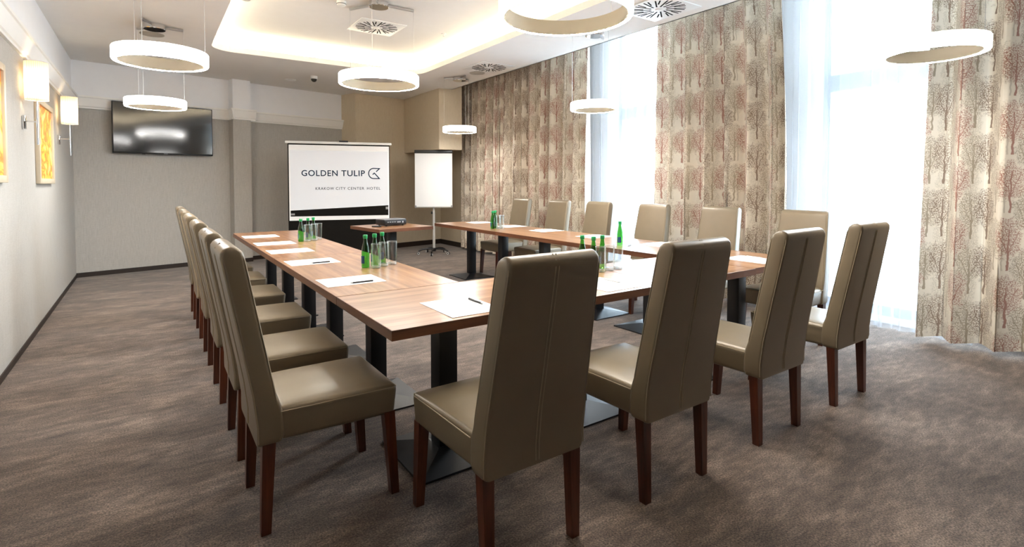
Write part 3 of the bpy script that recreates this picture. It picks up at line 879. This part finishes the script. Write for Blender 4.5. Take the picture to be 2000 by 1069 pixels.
# ================================================================== TELEVISION
ts0, ts1 = 0.425, 1.735
p = bk((ts0 + ts1) / 2, 0.0)
tv = thing('television', 'wall-mounted black flat television on the back wall', 'television', (p[0], p[1], 2.14), BKA)
hwid = (ts1 - ts0) / 2
o = rbox('housing', 'black_plastic', tv, -hwid, hwid, -0.115, -0.075, -0.375, 0.375, bev=0.006)
MB().box(-hwid + 0.012, hwid - 0.012, -0.117, -0.1145, -0.352, 0.365).build('screen_panel', 'tv', tv)
MB().box(-0.2, 0.2, -0.08, 0.0, -0.14, 0.14).build('wall_bracket', 'black_metal', tv)
MB().box(-0.025, 0.025, -0.1165, -0.1145, -0.369, -0.360).build('maker_mark', 'grey_plastic', tv)
MB().box(-0.30, -0.26, -0.112, -0.10, -0.383, -0.374).build('sensor_bar', 'black_plastic', tv)

# ================================================================== PROJECTION SCREEN
pl, pr = Vector((1.035, 6.96)), Vector((2.565, 6.52))
wS = (pr - pl).length; aS = math.atan2(pr.y - pl.y, pr.x - pl.x)
scn = thing('projection_screen', 'pull-up projection screen showing a white hotel slide', 'projection screen', (pl.x, pl.y, 0), aS)
z0, z1 = 0.725, 1.965
H = z1 - z0
MB().box(0, wS, 0.0, 0.006, z0, z1).build('black_border', 'black_cloth', scn)
MB().box(0.016, wS - 0.012, -0.002, 0.0, z0, z1 - 0.02).build('white_cloth', 'screen_white', scn)
def sx(u): return u * wS
def sz(v): return z1 - v * H
sl = MB().add([(sx(.022), -0.0035, sz(.925)), (sx(.978), -0.0035, sz(.925)), (sx(.978), -0.0035, sz(.085)), (sx(.022), -0.0035, sz(.085))], [(0, 1, 2, 3)]).build('projected_slide', 'slide', scn)
MB().add([(sx(.022), -0.005, sz(.945)), (sx(.982), -0.005, sz(.950)), (sx(.982), -0.005, sz(.815)), (sx(.022), -0.005, sz(.868))], [(0, 1, 2, 3)]).build('dark_footer', 'black_cloth', scn)
for (ua, ub, va, vb) in ((.022, .06, .905, .93), (.955, .982, .835, .87)):
    MB().add([(sx(ua), -0.006, sz(vb)), (sx(ub), -0.006, sz(vb)), (sx(ub), -0.006, sz(va)), (sx(ua), -0.006, sz(va))], [(0, 1, 2, 3)]).build('footer_glint', 'grey_plastic', scn)  # flat grey patches painted as light reflections at the footer ends
rbox('top_case', 'white_plastic', scn, -0.035, wS + 0.03, -0.02, 0.04, z1, z1 + 0.04, bev=0.008)
rbox('carry_handle', 'black_plastic', scn, wS * 0.49, wS * 0.58, -0.03, 0.03, z1 + 0.035, z1 + 0.06, bev=0.006)
MB().box(0.0, wS, 0.006, 0.012, 0.07, z0).build('black_drop', 'black_cloth', scn)
rbox('floor_case', 'black_plastic', scn, -0.02, wS + 0.02, -0.05, 0.06, 0.0, 0.08, bev=0.01)
MB().box(wS * 0.5 - 0.02, wS * 0.5 + 0.02, 0.02, 0.04, 0.06, z1 + 0.02).build('rear_mast', 'steel', scn)
def text_part(name, body, u0, u1, vc, mat, spacing=1.0, capv=None, bold=0.0):
    cu = bpy.data.curves.new(name, 'FONT'); cu.body = body; cu.size = 1.0; cu.space_character = spacing
    cu.offset = bold; cu.resolution_u = 6
    ob = bpy.data.objects.new(name, cu); col.objects.link(ob)
    bpy.context.view_layer.update()
    dg = bpy.context.evaluated_depsgraph_get()
    me = bpy.data.meshes.new_from_object(ob.evaluated_get(dg))
    bpy.data.objects.remove(ob); bpy.data.curves.remove(cu)
    xs = [v.co.x for v in me.vertices]; ys = [v.co.y for v in me.vertices]
    x0, x1, y0, y1 = min(xs), max(xs), min(ys), max(ys)
    kx = (sx(u1) - sx(u0)) / (x1 - x0); ky = (capv * H) / (y1 - y0)
    for v in me.vertices:
        v.co = (sx(u0) + (v.co.x - x0) * kx, -0.0050, sz(vc) + (v.co.y - (y0 + y1) / 2) * ky)
    me.materials.clear()
    me.update()
    return obj(name, me, mat, sl)
for wd, a, b in (('GOLDEN', 200, 495), ('TULIP', 525, 725)): text_part('slide_heading_word', wd, (a - 92) / 850, (b - 92) / 850, .382, 'navy', 1.10, .078, 0.012)
for wd, a, b in (('KRAKOW', 312, 463), ('CITY', 479, 560), ('CENTER', 578, 718), ('HOTEL', 742, 858)): text_part('slide_subheading_word', wd, (a - 92) / 850, (b - 92) / 850, .584, 'grey_ink', 1.22, .036, 0.008)
# logo: an open rounded bracket with a notched arrow
def stroke(pts, w):
    m = MB(); pts = [Vector(p) for p in pts]; L = []; Rr = []
    for i, q in enumerate(pts):
        d0 = (q - pts[i - 1]).normalized() if i > 0 else None
        d1 = (pts[i + 1] - q).normalized() if i < len(pts) - 1 else None
        if d0 is None: d0 = d1
        if d1 is None: d1 = d0
        n0 = Vector((-d0.y, d0.x)); n1 = Vector((-d1.y, d1.x)); nn = (n0 + n1).normalized()
        k = min(2.6, 1.0 / max(0.3, nn.dot(n0)))
        L.append(q + nn * w / 2 * k); Rr.append(q - nn * w / 2 * k)
    vs = [(a.x, -0.0050, a.y) for a in L] + [(a.x, -0.0050, a.y) for a in Rr]
    n = len(pts)
    return m.add(vs, [(i, i + 1, n + i + 1, n + i) for i in range(n - 1)])
def lp(x, y): return (sx((x - 92) / 850.0), sz((y - 84 - (x - 520) * 0.0) / 640.0))
arc = [lp(800 + 43 * math.cos(a) * 1.0, 329 - 44 * math.sin(a)) for a in [PI / 2 + PI * k / 14 for k in range(15)]]
stroke([lp(822, 314), lp(851, 287), *arc, lp(850, 373), lp(806, 325), lp(792, 339)], 0.0155).build('slide_logo', 'navy', sl)

# ================================================================== FLIP CHART
fc = thing('flip_chart', 'white flip chart easel on a wheeled star base in the far corner', 'flip chart', (3.57, 6.90, 0), math.radians(-29))
bw, bz0, bz1 = 0.345, 0.885, 1.93
bd = rbox('board', 'white_plastic', fc, -bw, bw, -0.035, -0.015, bz0, bz1, bev=0.004)
MB().box(-bw + 0.008, bw - 0.008, -0.0375, -0.0352, bz0 + 0.012, bz1 - 0.05).build('paper_pad', 'paper', fc)
rbox('clamp_bar', 'black_plastic', fc, -bw - 0.005, bw + 0.005, -0.05, -0.008, bz1 - 0.05, bz1 + 0.012, bev=0.008)
for s in (-1, 1): rbox('corner_cap', 'grey_plastic', fc, s * (bw - 0.012) - 0.016, s * (bw - 0.012) + 0.016, -0.04, -0.01, bz0 - 0.004, bz0 + 0.03, bev=0.004)
MB().box(-bw, bw, -0.055, -0.03, bz0 - 0.012, bz0 - 0.002).build('pen_tray', 'grey_plastic', fc)
M['aluminium'] = plain('satin_aluminium', lin((188, 186, 182)), 0.45, 0.2, 0.5, 0.03)
MB().cyl((0, 0, 0.10), (0, 0, 0.82), 0.026, None, 16).build('column', 'aluminium', fc, 40)
MB().cyl((0, 0, 0.80), (0, 0, 1.25), 0.018, None, 14).build('inner_column', 'aluminium', fc, 40)
MB().cyl((-0.02, 0, 0.775), (-0.052, 0, 0.775), 0.022, None, 14).build('clamp_knob', 'black_plastic', fc, 40)
MB().cyl((0, 0, 0.055), (0, 0, 0.12), 0.034, None, 16).build('hub', 'black_plastic', fc, 40)
for k in range(5):
    a = math.radians(-96 + 72 * k); c, s = math.cos(a), math.sin(a)
    leg = MB().tube([(c * r, s * r, z) for r, z in ((0.02, 0.10), (0.12, 0.108), (0.22, 0.095), (0.29, 0.065))], 0.016, 8).build('base_leg', 'black_plastic', fc, 50)
    ax = Vector((-s, c, 0))
    P = Vector((c * 0.29, s * 0.29, 0.027))
    MB().cyl(P - ax * 0.016, P + ax * 0.016, 0.027, None, 16).build('castor', 'black_plastic', leg, 40)
    m = MB()
    for sg in (-1, 1):
        q = P + ax * 0.0168 * sg; w = c * 0 
        ringp = []
        u1 = Vector((c, s, 0)); u2 = Vector((0, 0, 1))
        ringp = [q + u1 * 0.018 * math.cos(2 * PI * j / 16) + u2 * 0.018 * math.sin(2 * PI * j / 16) for j in range(16)]
        m.tube(ringp, 0.0045, 6, True)
    m.build('wheel_rim', 'white_plastic', leg, 60)

# ================================================================== PROJECTOR
pj_ = thing('projector', 'black projector standing on the walnut side table', 'projector', (1.925, 4.86, ZT), math.radians(10))
M['projector_top'] = plain('grey_projector_lid', lin((120, 122, 126)), 0.35, 0, 0.5, 0.04)
rbox('body', 'black_plastic', pj_, -0.17, 0.17, -0.12, 0.12, 0.012, 0.085, bev=0.014, seg=3)
rbox('lid', 'projector_top', pj_, -0.165, 0.165, -0.115, 0.115, 0.082, 0.092, bev=0.004)
MB().cyl((0.09, 0.118, 0.05), (0.09, 0.15, 0.05), 0.034, 0.031, 20).build('lens', 'black_plastic', pj_, 40)
for i in range(4): MB().box(-0.13 + i * 0.035, -0.108 + i * 0.035, -0.1215, -0.119, 0.05, 0.06).build('socket', 'grey_plastic', pj_)
MB().box(0.02, 0.075, -0.1215, -0.119, 0.045, 0.06).build('input_panel', 'grey_plastic', pj_)
MB().box(0.105, 0.115, -0.1215, -0.119, 0.04, 0.062).build('socket', 'white_plastic', pj_)
for sxn in (-1, 1):
    for sy in (-1, 1): MB().cyl((0.13 * sxn, 0.09 * sy, 0), (0.13 * sxn, 0.09 * sy, 0.016), 0.012, None, 10).build('foot', 'black_plastic', pj_)
rc = thing('remote_control', 'small black remote control beside the projector', 'remote', (1.66, 4.70, ZT), 0.7)
rbox('remote_body', 'black_plastic', rc, -0.022, 0.022, -0.06, 0.06, 0.0005, 0.018, bev=0.005)
MB().box(-0.014, 0.014, -0.03, 0.045, 0.018, 0.0195).build('keypad', 'grey_plastic', rc)

# ================================================================== CEILING FITTINGS
slot_me = MB().box(0.0, 1.0, -0.5, 0.5, -0.5, 0.5).mesh('slot')
def vent(x, y, z, label):
    t = thing('air_vent', label, 'air vent', (x, y, z), 0, 'square swirl air vents')
    h = 0.285
    rbox('vent_plate', 'white_plastic', t, -h, h, -h, h, -0.010, -0.0005, bev=0.003)
    MB().lathe([(0.0, -0.020), (0.028, -0.019), (0.036, -0.010)], 20).build('centre_cap', 'white_plastic', t, 50)
    for k in range(28):
        a = 2 * PI * k / 28
        r0, r1 = (0.075, 0.255) if k % 2 == 0 else (0.15, 0.255)
        s = obj('slot', slot_me, 'slot', t)
        s.location = (r0 * math.cos(a), r0 * math.sin(a), -0.0103); s.rotation_euler = (0, 0, a + 0.18); s.scale = (r1 - r0, 0.014, 0.003)
    return t
vent(1.60, 4.47, ZU, 'square swirl vent in the raised ceiling tray')
vent(3.374, 4.65, ZC, 'square swirl vent in the lower ceiling above the far curtain')
vent(3.36, 1.50, ZC, 'square swirl vent in the lower ceiling nearest the viewer')
dc = thing('dome_camera', 'small dome security camera on the ceiling before the back wall', 'camera', (1.417, 6.81, ZC))
MB().lathe([(0.0, 0.0), (0.055, 0.0), (0.055, -0.035), (0.05, -0.045), (0.0, -0.045)], 24).build('mount', 'white_plastic', dc, 40)
MB().lathe([(0.045, -0.045), (0.044, -0.06), (0.034, -0.08), (0.018, -0.09), (0.0, -0.093)], 24).build('dome', 'black_plastic', dc, 60)
sd = thing('smoke_detector', 'white smoke detector on the ceiling tray at the top edge', 'smoke detector', (0.955, 3.78, ZU))
MB().lathe([(0.0, 0.0), (0.05, 0.0), (0.05, -0.02), (0.045, -0.045), (0.03, -0.055), (0.0, -0.056)], 24).build('detector_body', 'white_plastic', sd, 40)
MB().tube([(0.0475 * math.cos(k * PI / 10), 0.0475 * math.sin(k * PI / 10), -0.032) for k in range(20)], 0.003, 5, True).build('vent_ring', 'slot', sd)
sp = thing('sprinkler_head', 'small sprinkler head on the ceiling tray above the right row', 'sprinkler', (2.43, 4.26, ZU))
MB().lathe([(0.0, 0.0), (0.035, 0.0), (0.032, -0.008), (0.01, -0.010), (0.008, -0.03), (0.0, -0.03)], 18).build('escutcheon', 'white_plastic', sp, 40)
MB().cyl((0, 0, -0.03), (0, 0, -0.034), 0.014, None, 12).build('deflector', 'steel', sp)
def speaker(x, y, z, r, label, mat):
    t = thing('ceiling_speaker', label, 'speaker', (x, y, z), 0, 'round ceiling speakers')
    MB().lathe([(0.0, -0.006), (r * 0.9, -0.006), (r * 0.9, -0.0005), (0.0, -0.0005)], 28).build('grille', mat, t, 40)
    MB().lathe([(r * 0.88, -0.0005), (r * 0.88, -0.009), (r, -0.006), (r, -0.0005)], 28).build('rim', mat, t, 40)
speaker(1.17, 7.33, ZC, 0.085, 'round white ceiling speaker next to the dome camera', 'white_plastic')
M['speaker_grey'] = plain('grey_speaker_grille', lin((176, 170, 160)), 0.7, 0, 0.2, 0.08)
speaker(-0.725, 5.40, ZC, 0.12, 'round grey ceiling speaker behind the television ring lamp', 'speaker_grey')
speaker(3.44, 5.10, ZC, 0.12, 'round grey ceiling speaker between vent and flip chart lamp', 'speaker_grey')
dl = thing('recessed_spotlight', 'small recessed spotlight in the ceiling tray at the top edge', 'spotlight', (0.10, 4.30, ZU))
MB().lathe([(0.030, -0.0005), (0.045, -0.0005), (0.045, -0.006), (0.030, -0.004)], 24, closed=True).build('bezel', 'steel', dl, 40)
MB().lathe([(0.0, -0.002), (0.03, -0.002), (0.03, -0.0005), (0.0, -0.0005)], 24).build('lens', 'white_plastic', dl, 40)

# ================================================================== TERRACE
tc_ = thing('terrace_chair', 'grey terrace chair outside, seen through the nearer voile', 'chair', (6.9, 0.45, -0.06), math.radians(100))
rbox('seat', 'wicker', tc_, -0.25, 0.25, -0.25, 0.25, 0.40, 0.48, bev=0.02)
rbox('backrest', 'wicker', tc_, -0.25, 0.25, -0.32, -0.25, 0.40, 1.15, bev=0.02)
for sxn in (-1, 1):
    for sy in (-1, 1): MB().cyl((0.21 * sxn, 0.2 * sy, 0.40), (0.23 * sxn, 0.23 * sy, 0), 0.02, 0.016, 8).build('leg', 'wicker', tc_)
    rbox('armrest', 'wicker', tc_, 0.25 * sxn - 0.03, 0.25 * sxn + 0.03, -0.25, 0.22, 0.62, 0.66, bev=0.01)
pg = thing('pergola', 'pale terrace pergola with braced post outside the nearer window', 'pergola', (7.6, -0.15, -0.06))
M['pergola'] = plain('pale_grey_steel', lin((176, 184, 196)), 0.5, 0, 0.4, 0.03)
MB().box(-0.05, 0.05, -0.05, 0.05, 0, 3.0).build('post', 'pergola', pg)
MB().box(-0.05, 0.05, -3.0, 3.2, 2.86, 3.0).build('beam', 'pergola', pg)
MB().cyl((0, 0.02, 2.25), (0, 0.65, 2.88), 0.04, None, 8).build('brace', 'pergola', pg)
MB().cyl((0, -0.02, 2.25), (0, -0.65, 2.88), 0.04, None, 8).build('brace', 'pergola', pg)
MB().cyl((0, 3.1, 4.6), (0, 0.9, 3.0), 0.045, None, 8).build('rafter', 'pergola', pg)
MB().cyl((0, 3.1, 4.4), (0, 0.9, 2.9), 0.02, None, 8).build('rafter', 'pergola', pg)
